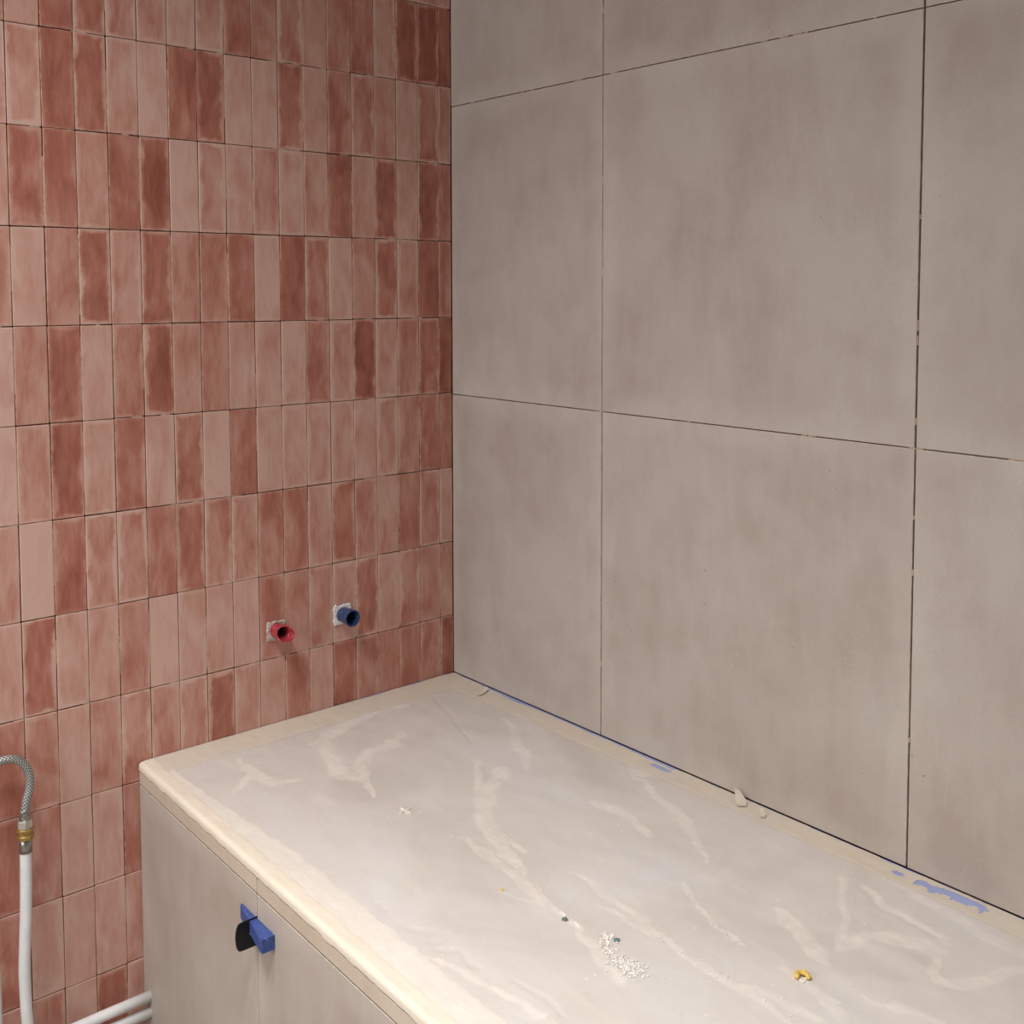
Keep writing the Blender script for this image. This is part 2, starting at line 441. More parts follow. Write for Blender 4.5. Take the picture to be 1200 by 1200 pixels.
TONES = {7: "798365344631336635", 6: "452345261176137743", 5: "572737324231764662", 4: "473631581654736414",
         3: "865283512243751741", 2: "664312221606162741", 1: "245246355356544603", 0: "344262445122042262",
         -1: "745557252364444156"}
LOW = {-2: {12: 5, 13: 1, 14: 1, 15: 4, 16: 6}, -3: {12: 3, 13: 2, 14: 2, 15: 1, 16: 5}, -4: {12: 3, 13: 7, 14: 1, 15: 4, 16: 5}}
variants = {}
def tile_mesh(w, h, k):
    key = (round(w, 4), round(h, 4), k)
    if key not in variants:
        me = mesh('tile', *tile_geo(w, h, hash(key) % 9999))
        me.materials.append(M_RED)
        variants[key] = me
    return variants[key]
far = Geo(); far_tone = []
for row in range(-5, 12):
    z0, z1 = row * PH, min((row + 1) * PH, CEIL_Z)
    z0 = max(z0, FLOOR_Z)
    for c in range(-1, 53):
        x1 = 0.0 if c < 0 else -(C0 + c * PW)
        x0 = -C0 if c < 0 else x1 - PW
        x0 = max(x0, LEFT_X)
        if x1 - x0 < .01: continue
        if row <= -2 and c < 12: continue
        w, h = x1 - x0 - GAP, z1 - z0 - GAP * 1.15
        cx, cz = (x0 + x1) / 2, (z0 + z1) / 2
        rt = random.Random(row * 101 + c * 7 + 5)
        if c > 18 or row > 9:
            vs_, fs_ = tile_geo(w, h, row * 77 + c)
            far.add([(x + cx, y - .0002, z + cz) for x, y, z in vs_], fs_)
            far_tone += [rt.choice([-.38, -.3, -.2, -.1, 0.0, .1, .2, .3, .35])] * len(fs_)
            continue
        o = obj('tile', tile_mesh(w, h, rt.randrange(8)), None, wall_back,
                (cx + rt.uniform(-.0003, .0003), rt.uniform(-.0006, .0003), cz + rt.uniform(-.0003, .0003)),
                (rt.uniform(-.003, .003), rt.uniform(-.0035, .0035), rt.uniform(-.008, .008)))
        tn = None
        if row in TONES and c <= 16: tn = int(TONES[row][c + 1])
        elif row in LOW: tn = LOW[row].get(c)
        if tn is None: tn = rt.choice([1, 2, 3, 4, 4, 5, 6, 7])
        o.color = (0.05 + tn / 9 * 0.90, rt.random(), rt.choice([0.0, 0.3, 0.5, 0.8, 1.1]) * (0.6 if tn < 3 else 1.0), 1)
far_o = tag(obj('tile_field', far.mesh('tile_field'), M_RED, wall_back), kind='stuff')
far_o.color = (0.45, 0.37, 0.0, 1)
far_o.data.attributes.new('tone_shift', 'FLOAT', 'FACE').data.foreach_set('value', far_tone)
# joints where pale mortar squeezed out between two tiles
g = Geo()
PALE = [(7, 0), (6, 0), (6, 7), (4, 0), (2, 0), (5, 0), (3, -1), (2, -1), (0, 3), (1, 1), (2, 1), (3, 1), (3, 0), (5, 1), (11, 6), (10, 6), (9, 1), (15, 5), (16, 4), (1, 3), (0, 1), (5, 4), (8, 5), (6, 3), (10, 0), (11, 1), (16, 2), (13, -4), (13, -3)]
rp = random.Random(11)
for k in range(75): PALE.append((rp.randrange(0, 17), rp.randrange(-1, 8)))
for c, row in PALE:
    x = -(C0 + c * PW)
    a = rp.uniform(.0, .5); b = rp.uniform(a + .25, 1.0)
    if (c, row) in PALE[:8]: a, b = .02, .98
    if row < -1 and c < 13: continue
    wv = rp.uniform(.0006, .0011)
    g.box(x - wv, x + wv, rp.uniform(.0001, .0007), .004, row * PH + a * PH, row * PH + b * PH)
for k in range(60):
    c, row = rp.randrange(-1, 17), rp.randrange(0, 9)
    x = -(C0 + c * PW) - rp.random() * PW * .6; L_ = rp.uniform(.006, .03)
    if x + L_ > -.002: continue
    g.box(x, x + L_, rp.uniform(.0002, .0008), .004, row * PH - .0009, row * PH + .0009)
tag(obj('joint_mortar', g.mesh('joint_mortar'), M_MORTAR, wall_back), kind='stuff')

# beige wall -------------------------------------------------------
g = Geo(); g.box(.006, .15, FRONT_Y - .15, .0045, FLOOR_Z, CEIL_Z)
wall_right = struct('wall_right', g, M_GROUT, 'wall of large square beige concrete look tiles with dark open joints', 'wall')
VY = [0.0, 0.4383, 1.0396, 1.641, 2.2424, 2.8438, -FRONT_Y]
HZ = [FLOOR_Z, -0.1226, 0.4665, 1.0569, 1.6473, CEIL_Z]
def slab_geo(w, h, t=0.0065, ch=0.0009):
    hw, hh = w / 2, h / 2
    o_ = [(-hw, -hh), (hw, -hh), (hw, hh), (-hw, hh)]
    i_ = [(x - ch * math.copysign(1, x), z - ch * math.copysign(1, z)) for x, z in o_]
    # facing -X : y = along, z = up
    rings = [[(t, y, z) for y, z in o_], [(ch * .8, y, z) for y, z in o_], [(0, y, z) for y, z in i_]]
    vs_, fs_ = ring_loft(rings, False, True)
    return vs_, [tuple(reversed(f)) for f in fs_]
rb = random.Random(3)
for i in range(len(VY) - 1):
    for k in range(len(HZ) - 1):
        if k == 0 and VY[i + 1] < 1.7: continue
        gl = 0.0010 if i == 1 else 0.0015 if i == 2 else 0.001
        gr = 0.0010 if i == 0 else 0.0015 if i == 1 else 0.001
        if i == 0: gl = .0012
        y1, y0 = -(VY[i] + gl), -(VY[i + 1] - gr)
        z0, z1 = HZ[k] + .0009, HZ[k + 1] - .0009
        obj('tile', mesh('tile', *slab_geo(y1 - y0, z1 - z0)), M_BEIGE, wall_right,
            (rb.uniform(-.0004, .0003), (y0 + y1) / 2, (z0 + z1) / 2), (0, rb.uniform(-.0006, .0006), rb.uniform(-.0006, .0006)))
# crumbs of pale mortar that bridge the open joints
g = Geo()
for k in range(34):
    if rb.random() < .6:
        zz = rb.choice(HZ[2:4]); yy = -rb.uniform(.02, 1.3); L_ = rb.uniform(.004, .022)
        g.box(.0002, .005, yy - L_, yy, zz - .0008, zz + .0008)
    else:
        yy = -rb.choice(VY[1:3]); zz = rb.uniform(-.1, 1.2); L_ = rb.uniform(.004, .015)
        g.box(.0002, .005, yy - .001, yy + .001, zz, zz + L_)
tag(obj('joint_mortar', g.mesh('joint_mortar'), M_MORTAR, wall_right), kind='stuff')

# ------------------------------------------------------------------ bath: tub, front panel
ZT = -0.1235
TILT = 0.0195
Y_END = -1.70
xf = lambda y: -0.677 - TILT * abs(y)

def quad_grid(nu, nv):
    return [(i * (nv + 1) + j, i * (nv + 1) + j + 1, (i + 1) * (nv + 1) + j + 1, (i + 1) * (nv + 1) + j) for i in range(nu) for j in range(nv)]

tub = tag(obj('bathtub', None, loc=(-.34, -.85, FLOOR_Z)), 'white bathtub hidden under the taped dust sheet, rim along both walls', 'bathtub')
def rel(pts, o=tub): return [(x - o.location.x, y - o.location.y, z - o.location.z) for x, y, z in pts]
zr = ZT - .0022
def rim_ring(inset, z):
    a = inset
    return [(-.003 - a, -.003 - a, z), (xf(0) + .001 + a, -.003 - a, z), (xf(1.7) + .001 + a, Y_END + a, z), (-.003 - a, Y_END + a, z)]
vs_, fs_ = ring_loft([rim_ring(0.0, zr - .012), rim_ring(0.0, zr - .004), rim_ring(.004, zr), rim_ring(.07, zr)], False, False)
obj('rim', mesh('rim', rel(vs_), fs_), M_TUB, tub)
def basin_ring(ax, ay, z, n=32):
    cx, cy = -.345, -.85; out = []
    for k in range(n):
        t = 2 * math.pi * k / n
        c_, s_ = math.cos(t), math.sin(t)
        out.append((cx + ax * math.copysign(abs(c_) ** .45, c_), cy + ay * math.copysign(abs(s_) ** .45, s_), z))
    return out
vs_, fs_ = ring_loft([basin_ring(.285, .785, zr - .002), basin_ring(.272, .77, zr - .03), basin_ring(.24, .70, zr - .30), basin_ring(.19, .62, zr - .40), basin_ring(.02, .08, zr - .42)], False, True)
obj('basin', mesh('basin', rel(vs_), [tuple(reversed(f)) for f in fs_], True), M_TUB, tub)

panel = tag(obj('bath_panel', None, loc=(xf(0), 0, 0), rot=(0, 0, -TILT)), 'beige tiled front panel of the bath with open joints', 'bath panel')
g = Geo(); g.box(.0016, .030, Y_END, -.004, FLOOR_Z, zr - .014); obj('backing_board', g.mesh('backing_board'), M_DARK, panel)  # dark colour put in for the shade deep in the tile joints
VP = [0.003, 0.4445, 1.046, 1.70]
for i in range(3):
    y1, y0 = -(VP[i] + (.0011 if i else 0)), -(VP[i + 1] - .0011)
    for (z0, z1, m, nm) in ((FLOOR_Z + .004, -.1624, M_APRON, 'tile'), (-.1602, zr - .0122, M_STRIP, 'edge_tile')):
        obj(nm, mesh(nm, *slab_geo(y1 - y0, z1 - z0, t=.0017, ch=.0005)), m, panel, (0, (y0 + y1) / 2, (z0 + z1) / 2))

# ------------------------------------------------------------------ dust sheet over the tub
STREAKS = [
    [(-0.219,-0.426,0.0101),(-0.3,-0.48,0.0138),(-0.366,-0.553,0.0124),(-0.399,-0.641,0.0094),(-0.409,-0.705,0.0044)],
    [(-0.354,-0.741,0.0027),(-0.364,-0.817,0.0069),(-0.373,-0.887,0.0073),(-0.383,-0.944,0.0054),(-0.387,-0.993,0.0067),(-0.386,-1.043,0.0057),(-0.39,-1.094,0.0055),(-0.391,-1.129,0.004)],
    [(-0.419,-0.742,0.0017),(-0.44,-0.805,0.004),(-0.445,-0.843,0.0054),(-0.456,-0.888,0.0067),(-0.478,-0.929,0.007),(-0.482,-0.953,0.0083)],
    [(-0.262,-0.858,0.0037),(-0.283,-0.895,0.0026),(-0.305,-0.938,0.0033),(-0.313,-0.972,0.0032),(-0.319,-0.999,0.0024)],
    [(-0.07,-0.585,0.0039),(-0.099,-0.673,0.0072),(-0.129,-0.744,0.0135),(-0.167,-0.796,0.0063),(-0.198,-0.848,0.003)],
    [(-0.036,-0.539,0.0041),(-0.056,-0.588,0.0131),(-0.051,-0.622,0.0064)],
    [(-0.218,-0.983,0.0053),(-0.241,-1.027,0.0119),(-0.258,-1.07,0.013),(-0.266,-1.09,0.0063)],
    [(-0.07,-0.983,0.0041),(-0.164,-1.05,0.0054),(-0.228,-1.085,0.0058),(-0.179,-1.09,0.0069),(-0.154,-1.125,0.0122),(-0.143,-1.169,0.0086)],
    [(-0.155,-1.171,0.0042),(-0.191,-1.184,0.0048),(-0.204,-1.197,0.0063),(-0.181,-1.217,0.0096),(-0.151,-1.235,0.0098),(-0.103,-1.251,0.0068)],
    [(-0.07,-0.983,0.0041),(-0.102,-1.062,0.0057),(-0.119,-1.16,0.0053)],
    [(-0.316,-1.058,0.0046),(-0.324,-1.105,0.0059),(-0.332,-1.133,0.0086),(-0.347,-1.165,0.0041)],
    [(-0.291,-1.149,0.0037),(-0.277,-1.194,0.0073),(-0.263,-1.239,0.0058)],
    [(-0.415,-0.128,0.0053),(-0.384,-0.12,0.0109),(-0.316,-0.091,0.0147),(-0.249,-0.072,0.0124),(-0.177,-0.089,0.0064)],
    [(-0.268,-0.189,0.0085),(-0.309,-0.224,0.0108),(-0.346,-0.22,0.0092),(-0.4,-0.264,0.0085),(-0.421,-0.319,0.0069),(-0.441,-0.37,0.0033)],
    [(-0.394,-0.136,0.0067),(-0.404,-0.17,0.0157),(-0.436,-0.255,0.0169),(-0.427,-0.301,0.007)],
    [(-0.239,-0.377,0.0051),(-0.309,-0.472,0.0057),(-0.369,-0.547,0.0051),(-0.384,-0.612,0.0058),(-0.399,-0.678,0.0036)],
    [(-0.274,-0.47,0.0059),(-0.334,-0.516,0.0109),(-0.363,-0.573,0.0102),(-0.375,-0.655,0.0047)],
    [(-0.081,-0.262,0.0062),(-0.093,-0.31,0.009),(-0.142,-0.368,0.0084),(-0.151,-0.403,0.0095),(-0.188,-0.452,0.0051)],
    [(-0.54,-0.099,0.0037),(-0.549,-0.175,0.0104),(-0.542,-0.227,0.009),(-0.505,-0.238,0.0046)],
    [(-0.611,-0.211,0.0043),(-0.56,-0.178,0.008)],
    [(-0.415,-0.562,0.0029),(-0.422,-0.63,0.0083),(-0.43,-0.732,0.0077),(-0.441,-0.778,0.0041)],
    [(-0.465,-0.719,0.0033),(-0.443,-0.781,0.0032)],
    [(-0.033,-0.988,0.0032),(-0.045,-1.05,0.0081),(-0.061,-1.132,0.0095),(-0.076,-1.238,0.0088)],
    [(-0.39,-0.822,0.0025),(-0.384,-0.878,0.0056),(-0.384,-0.95,0.0038)],
    [(-0.186,-0.617,0.0069),(-0.181,-0.677,0.0112),(-0.205,-0.743,0.0042)],
    [(-0.63,-0.738,0.0027),(-0.608,-0.844,0.0052),(-0.589,-0.941,0.0037)],
    [(-0.39,-1.033,0.0043),(-0.371,-1.08,0.0086),(-0.365,-1.144,0.0041)],
]
GROOVES = [
    [(-0.11,-0.076,0.0034),(-0.143,-0.175,0.0039),(-0.193,-0.3,0.0028)],
    [(-0.622,-0.597,0.0031),(-0.613,-0.639,0.0038),(-0.613,-0.685,0.0037)],
    [(-0.612,-0.698,0.0029),(-0.598,-0.725,0.0036),(-0.587,-0.73,0.0029)],
    [(-0.603,-0.745,0.0035),(-0.583,-0.748,0.0036)],
    [(-0.603,-0.762,0.0035),(-0.594,-0.78,0.0035),(-0.593,-0.83,0.0027)],
    [(-0.076,-1.004,0.003),(-0.113,-1.069,0.0028),(-0.122,-1.153,0.0026)],
    [(-0.648,-0.909,0.0023),(-0.624,-0.91,0.0036),(-0.598,-0.952,0.003)],
    [(-0.624,-0.579,0.0031),(-0.617,-0.621,0.0046),(-0.606,-0.635,0.0031)],
    [(-0.578,-0.87,0.002),(-0.571,-0.922,0.0025),(-0.574,-0.954,0.0018)],
]
NX, NY = 260, 620
U, V = np.meshgrid(np.linspace(0, 1, NX + 1), np.linspace(0, 1, NY + 1), indexing='ij')
YS = -.004 + V * (Y_END + .008)
XS = -.004 + U * (-0.677 + TILT * YS + .010)      # TILT*YS is negative
def vnoise(x, y, f, seed):
    """cheap smooth value noise on arrays"""
    rs = np.random.RandomState(seed); T = rs.rand(64, 64)
    a, b = x * f, y * f
    i, j = np.floor(a).astype(int), np.floor(b).astype(int)
    u, v = a - i, b - j
    u, v = u * u * (3 - 2 * u), v * v * (3 - 2 * v)
    q = lambda m, n: T[m % 64, n % 64]
    return (q(i, j) * (1 - u) + q(i + 1, j) * u) * (1 - v) + (q(i, j + 1) * (1 - u) + q(i + 1, j + 1) * u) * v
def stroke_field(strokes, soft, seed, wide=1.0):
    F = np.zeros_like(XS)
    wx = XS + (vnoise(XS, YS, 42, seed) - .5) * .012 + (vnoise(XS, YS, 110, seed + 3) - .5) * .005
    wy = YS + (vnoise(XS, YS, 42, seed + 1) - .5) * .012
    for st in strokes:
        for (x0, y0, w0), (x1, y1, w1) in zip(st[:-1], st[1:]):
            dx, dy = x1 - x0, y1 - y0
            t = np.clip(((wx - x0) * dx + (wy - y0) * dy) / (dx * dx + dy * dy), 0, 1)
            d = np.hypot(wx - x0 - t * dx, wy - y0 - t * dy) / ((w0 + (w1 - w0) * t) * wide)
            F = np.maximum(F, np.clip((1 + soft - d) / soft, 0, 1))
    return F * F * (3 - 2 * F)
DUST = stroke_field(STREAKS, 1.0, 5, 0.72)
GRV = stroke_field(GROOVES, 1.0, 9)
edge = np.minimum(np.minimum(U * .68, (1 - U) * .68), np.minimum(V, 1 - V) * 1.7)
sag = np.clip((edge - .08) / .08, 0, 1)
ZS = ZT + (vnoise(XS, YS, 7, 1) - .5) * .0028 * sag + (vnoise(XS * 1.4, YS * .7, 26, 2) - .5) * .0012 * np.clip((edge - .08) / .03, 0, 1)
ZS = ZS + (DUST * .00025 - GRV * .0006) * np.clip((edge - .068) / .010, 0, 1)
DUST = np.clip(DUST * (0.10 + 0.75 * vnoise(XS, YS, 55, 21) + 0.65 * vnoise(XS * 1.8 + YS * .5, YS * .6 - XS * .3, 170, 23)), 0, 1)
me = mesh('dust_sheet', np.stack([XS.ravel(), YS.ravel(), ZS.ravel()], 1).tolist(), quad_grid(NX, NY), True)
at = me.attributes.new('dust', 'FLOAT', 'POINT')
at.data.foreach_set('value', DUST.ravel().astype(np.float32))
if me.polygons[0].normal.z < 0: me.flip_normals()
sheet = tag(obj('dust_sheet', me, M_SHEET), 'grey dusty protective sheet with pale plaster smears covering the bathtub', 'sheet')

# ------------------------------------------------------------------ tape strips
def strip(name, axis, t0, t1, path, mat, seed, ragged=(.002, .002), step=.006, hole=None, crease=.0002, flat=(None, None)):
    """tape laid along an edge. path(t, s) -> world point for s in 0..1 across the tape"""
    n = max(4, int(abs(t1 - t0) / step)); m = 12
    pts = []
    for i in range(n + 1):
        t = t0 + (t1 - t0) * i / n
        ja = ragged[0] * (mnoise.noise((t * 35, seed, 0)) + .6 * mnoise.noise((t * 140, seed, 5)))
        jb = ragged[1] * (mnoise.noise((t * 28, seed, 9)) + .6 * mnoise.noise((t * 120, seed, 15)))
        for j in range(m + 1):
            p = Vector(path(t, j / m, ja, jb))
            p.z += crease * (mnoise.noise((p.x * 60, p.y * 40, seed)) + .5) * (1 if 0 < j < m else .3)
            if j in (0, m) and flat[j == m] is not None: p.z = flat[j == m]
            pts.append(p)
    fs_ = []
    for i in range(n):
        for j in range(m):
            f = (i * (m + 1) + j, i * (m + 1) + j + 1, (i + 1) * (m + 1) + j + 1, (i + 1) * (m + 1) + j)
            c = sum((pts[k] for k in f), Vector()) / 4
            if hole and hole(c): continue
            fs_.append(f)
    me = mesh(name, pts, fs_, True)
    o = obj(name, me, mat)
    if sum(p.normal.z for p in me.polygons) < 0: me.flip_normals()
    return o
TZ = ZT + .0003
# blue strip under the cream one along the beige wall
o = strip('masking_tape', 'y', -.012, -1.69, lambda t, s, a, b: (-.0008 - s * .032, t, TZ), M_BLUE_T, 1, step=.01, crease=.0001, flat=(ZT + .00025, ZT + .00025))
tag(o, 'blue masking tape showing along the foot of the beige wall', 'tape')
def hole_right(c):
    wob = .010 * mnoise.noise((c.y * 90, c.x * 90, 3))
    e1 = ((c.y + 1.086) / .020) ** 2 + ((c.x + .0215 + wob) / .0085) ** 2 < 1
    e2 = ((c.y + 1.128) / .040) ** 2 + ((c.x + .0165 + wob) / .0085) ** 2 < 1
    e3 = ((c.y + .600) / .022) ** 2 + ((c.x + .019) / .006) ** 2 < 1
    e4 = ((c.y + 1.040) / .010) ** 2 + ((c.x + .022) / .004) ** 2 < 1
    return e1 or e2 or e3 or e4
def p_right(t, s, a, b):
    bare = (.0052 if -.62 < t < -.10 else .002) + .0080 * max(0, mnoise.noise((t * 7.3 + 2, 4, 4)) + (.15 if t > -.62 else -.1)) + a
    if -.02 > t > -.0 or t > -.03: bare = .001
    wdt = .062 - .018 * min(1, abs(t) / .8) + b
    return (-max(.0012, bare) * (1 - s) - wdt * s, t, TZ + .0003)
o = strip('masking_tape', 'y', -.006, -1.69, p_right, M_TAPE, 2, (.003, .003), .004, hole_right, flat=(TZ + .0003, ZT + .00025))
tag(o, 'cream masking tape along the beige wall, torn to show blue patches', 'tape')
o = strip('masking_tape', 'x', -.02, -.55, lambda t, s, a, b: (t, -.0012 - s * .032, TZ), M_BLUE_T, 3, step=.01, crease=.0001, flat=(ZT + .00025, ZT + .00025))
tag(o, 'thin blue masking tape edge along the foot of the red tiles', 'tape')
def p_back(t, s, a, b):
    bare = .0020 + (.007 if -.24 < t < -.08 else .002) * max(0, mnoise.noise((t * 14 + .5, 7, 1)) + .35) + a * .5
    if t < -.36: bare = .0014 + max(0, a * .3)
    return (t, -max(.0014, bare) * (1 - s) - (.074 + b) * s, TZ + .0003)
o = strip('masking_tape', 'x', -.004, -.668, p_back, M_TAPE, 4, (.003, .005), .004, flat=(TZ + .0003, ZT + .00025))
tag(o, 'cream masking tape on the bath rim along the red tiled wall', 'tape')
# front rim: a wide whitish tape, then a cream tape that wraps down over the edge
o = strip('masking_tape', 'y', -.03, -1.69, lambda t, s, a, b: (xf(t) + .012 + s * (.024 + .028 * min(1, max(0, (abs(t) - .12) / .35)) + b), t, TZ + .0002), M_TAPE_W, 5, (.001, .005), .005, flat=(None, ZT + .00025))
tag(o, 'whitish wide tape strip inside the front rim of the bath', 'tape')
def p_front(t, s, a, b):
    R_ = .0065
    wi = .027 - .003 * min(1, abs(t)) + b            # flat part on the rim
    lo = .0128 + a                                  # hangs down the front
    x_e = xf(t) - .0010 - .0006 * (1 - s)
    zt = TZ + .0006
    L1, L2 = wi - R_, R_ * math.pi / 2; L3 = max(.002, lo - R_); q = s * (L1 + L2 + L3)
    if q < L1: return (x_e + wi - q, t, zt)
    if q < L1 + L2:
        an = (q - L1) / R_
        return (x_e + R_ - R_ * math.sin(an), t, zt - R_ + R_ * math.cos(an))
    return (x_e, t, zt - R_ - (q - L1 - L2))
o = strip('masking_tape', 'y', -.004, -1.69, p_front, M_TAPE_F, 6, (.0025, .004), .006, crease=.0003, flat=(TZ + .0004, None))
tag(o, 'bright cream tape folded over the front edge of the bath', 'tape')

# ------------------------------------------------------------------ red and blue pipe stubs in the wall
def stub(name, x, z, length, r0, r1, ri, m, mp, seed, sides, lab, skew, patch):
    t = tag(obj(name, None, loc=(x, 0, z)), lab, 'pipe stub', 'capped pipe stubs in the red wall')
    r = random.Random(seed)
    px0, px1, pz0, pz1 = patch
    n = 12; out = []
    for k in range(4 * n):
        s, q = divmod(k, n); q /= n
        a = ((px0 + (px1 - px0) * q, pz0), (px1, pz0 + (pz1 - pz0) * q), (px1 - (px1 - px0) * q, pz1), (px0, pz1 - (pz1 - pz0) * q))[s]
        out.append((a[0] - x + r.uniform(-.0012, .0012), a[1] - z + r.uniform(-.0012, .0012)))
    rings = [[(u, .003, w) for u, w in out], [(u, -.0012, w) for u, w in out], [(u * .93, -.0024 - r.uniform(0, .0008), w * .93) for u, w in out]]
    vs_, fs_ = ring_loft(rings, False, True)
    obj('filler_patch', mesh('filler_patch', vs_, [tuple(reversed(f)) for f in fs_]), mp, t)
    for k in range(5):       # crumbs of filler on the patch rim
        u, w = out[r.randrange(len(out))]; q = r.uniform(.0015, .003)
        gg = Geo(); gg.add([(u - q, -.002, w), (u + q, -.002, w), (u, -.002, w + q * 1.4), (u, -.0055, w + q * .3)], [(0, 1, 3), (1, 2, 3), (2, 0, 3), (0, 2, 1)])
        obj('filler_crumb', gg.mesh('filler_crumb'), mp, t)
    nseg = sides
    def ring(rad, y, jit=0.0, sk=0.0):
        return [((rad + r.uniform(-jit, jit)) * math.cos(2 * math.pi * k / nseg), y - sk * math.cos(2 * math.pi * k / nseg + .5), (rad + r.uniform(-jit, jit)) * math.sin(2 * math.pi * k / nseg)) for k in range(nseg)]
    rings = [ring(r0, .0), ring(r0, -length * .35, .0006), ring((r0 + r1) / 2, -length * .7, .0008), ring(r1, -length * .93, .0006, skew * .7), ring(r1 - .0008, -length, .0003, skew),
             ring(ri + .0006, -length, .0002, skew), ring(ri, -length * .93, .0002, skew * .7), ring(ri * .92, -length * .25), ring(ri * .9, -.004)]
    vs_, fs_ = ring_loft(rings, False, True)
    obj('plug', mesh('plug', vs_, fs_, False), m, t)
    # dark disc deep in the bore, painted for the shade inside
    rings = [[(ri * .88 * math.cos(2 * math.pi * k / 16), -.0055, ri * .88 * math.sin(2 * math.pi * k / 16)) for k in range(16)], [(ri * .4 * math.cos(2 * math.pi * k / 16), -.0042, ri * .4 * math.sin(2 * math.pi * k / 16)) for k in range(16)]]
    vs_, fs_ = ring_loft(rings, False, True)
    obj('bore_shade', mesh('bore_shade', vs_, fs_), M_DARK, t)
    return t
stub('pipe_stub', -.2705, .0545, .039, .0145, .0172, .0145, M_BLUE, M_PATCH, 2, 10, 'blue plastic pipe stub in a square white filler patch', 0.0, (-.2905, -.2525, .0355, .0725))
stub('pipe_stub', -.4135, .0535, .037, .0140, .0158, .0130, M_REDP, M_PATCH2, 5, 12, 'red plastic pipe stub in a square grey filler patch', .008, (-.4325, -.3960, .0335, .0695))

# ------------------------------------------------------------------ levelling clip and wedge in the panel joint
JY = -.4452
JX = xf(JY)
def prism_y(pts, y0, y1):
    n = len(pts)
    return ring_loft([[(x, y0, z) for x, z in pts], [(x, y1, z) for x, z in pts]])
# clip: plate standing out of the joint, round outer edge, slot for the wedge
zt_, zb_ = -.1935, -.2345
outl = [(JX + .004, zt_), (JX - .020, zt_)]
for k in range(9):
    a = -math.pi / 2 + math.pi * k / 8
    outl.append((JX - .027 - .0065 * math.cos(a), (zt_ + zb_) / 2 + (zt_ - zb_) / 2 * -math.sin(a) * .97))
outl += [(JX - .020, zb_), (JX + .004, zb_)]
slot = [(JX - .0015, -.1950), (JX - .0125, -.1950), (JX - .0125, -.2165), (JX - .0015, -.2165)]
def plate_with_slot(outer, sl, y0, y1):
    G = Geo()
    x0, x1 = sl[1][0], sl[0][0]; z1, z0 = sl[0][1], sl[2][1]
    xo = JX + .004
    G.box(x1, xo, y0, y1, zb_, zt_)                                  # web inside the joint
    G.box(x0, x1, y0, y1, z1, zt_); G.box(x0, x1, y0, y1, zb_, z0)   # bars over and under the slot
    oo = [p for p in outer if p[0] <= x0 - 1e-6]
    G.add(*prism_y([(x0, zt_)] + oo + [(x0, zb_)], y0, y1))
    return G
clip = obj('levelling_clip', plate_with_slot(outl, slot, JY - .0009, JY + .0009).mesh('levelling_clip'), M_BLACK)
tag(clip, 'black plastic levelling clip standing out of the bath panel joint', 'clip')
wv = []
wy_a, wy_b = -.398, -.4985
def wp(y, d, z):
    return (xf(y) - .0004 - d, y, z)
rings = []
for y, d in ((wy_a, .003), (wy_a - .003, .0042), (-.43, .0092), (-.4452, .0110), (-.47, .0160), (-.495, .0202), (wy_b, .0198)):
    e = .0012
    zt2, zb2 = -.1958, -.2156
    rings.append([wp(y, 0, zt2 - e * .4), wp(y, e, zt2), wp(y, d - e, zt2), wp(y, d, zt2 - e), wp(y, d, zb2 + e), wp(y, d - e, zb2), wp(y, e, zb2), wp(y, 0, zb2 + e * .4)])
vs_, fs_ = ring_loft(rings)
wedge = obj('levelling_wedge', mesh('levelling_wedge', vs_, fs_), M_WEDGE)
tag(wedge, 'blue plastic wedge pushed through the black clip on the bath panel', 'wedge')

# ------------------------------------------------------------------ two supply pipes joined by a braided hose
PY = -.05
def supply_pipe(pts, lab):
    t = tag(obj('supply_pipe', None, loc=(pts[-1][0], PY, FLOOR_Z)), lab, 'pipe', 'white supply pipes joined by the hose')
    path = [p - t.location for p in catmull([Vector(p) for p in pts], 10)]
    obj('pipe', tube('pipe', path, .0088, 24), M_PIPE, t)
    top = path[0]
    me = lathe('ferrule', [(.0084, -.009), (.0098, -.0085), (.0098, .012), (.0084, .0125)], 24)
    obj('ferrule', me, M_STEEL, t, top)
    me = lathe('brass_nut', [(.0098, .0125), (.0128, .0135), (.0132, .016), (.0132, .0185), (.0112, .0200), (.0112, .0245), (.0128, .0258), (.0128, .0290), (.0105, .0305)], sides=10)
    obj('brass_nut', me, M_BRASS, t, top)
    me = lathe('hex_nut', [(.0105, .0305), (.0118, .0312), (.0118, .0415), (.0098, .0432)], sides=6)
    obj('hex_nut', me, M_CHROME, t, top, (0, 0, .35))
    return t, top + t.location
p1, top1 = supply_pipe([(-.8775, PY, -.1835), (-.8780, PY, -.23), (-.8795, PY, -.28), (-.8825, PY, -.34), (-.8845, PY, -.385), (-.8835, PY, -.44), (-.8815, PY, -.50), (-.880, PY, FLOOR_Z)],
                       'white plastic supply pipe right of its twin, rising to a brass coupling')
p2, top2 = supply_pipe([(-.9470, PY, -.1800), (-.9460, PY, -.23), (-.9400, PY, -.28), (-.9300, PY, -.33), (-.9285, PY, -.39), (-.9280, PY, -.45), (-.929, PY, -.51), (-.930, PY, FLOOR_Z)],
                       'white plastic supply pipe at the left picture edge')
zc = .0425
hs = tag(obj('braided_hose', None, loc=(top1.x, PY, top1.z + zc)), 'grey steel braided hose bent over between two white pipes', 'hose')
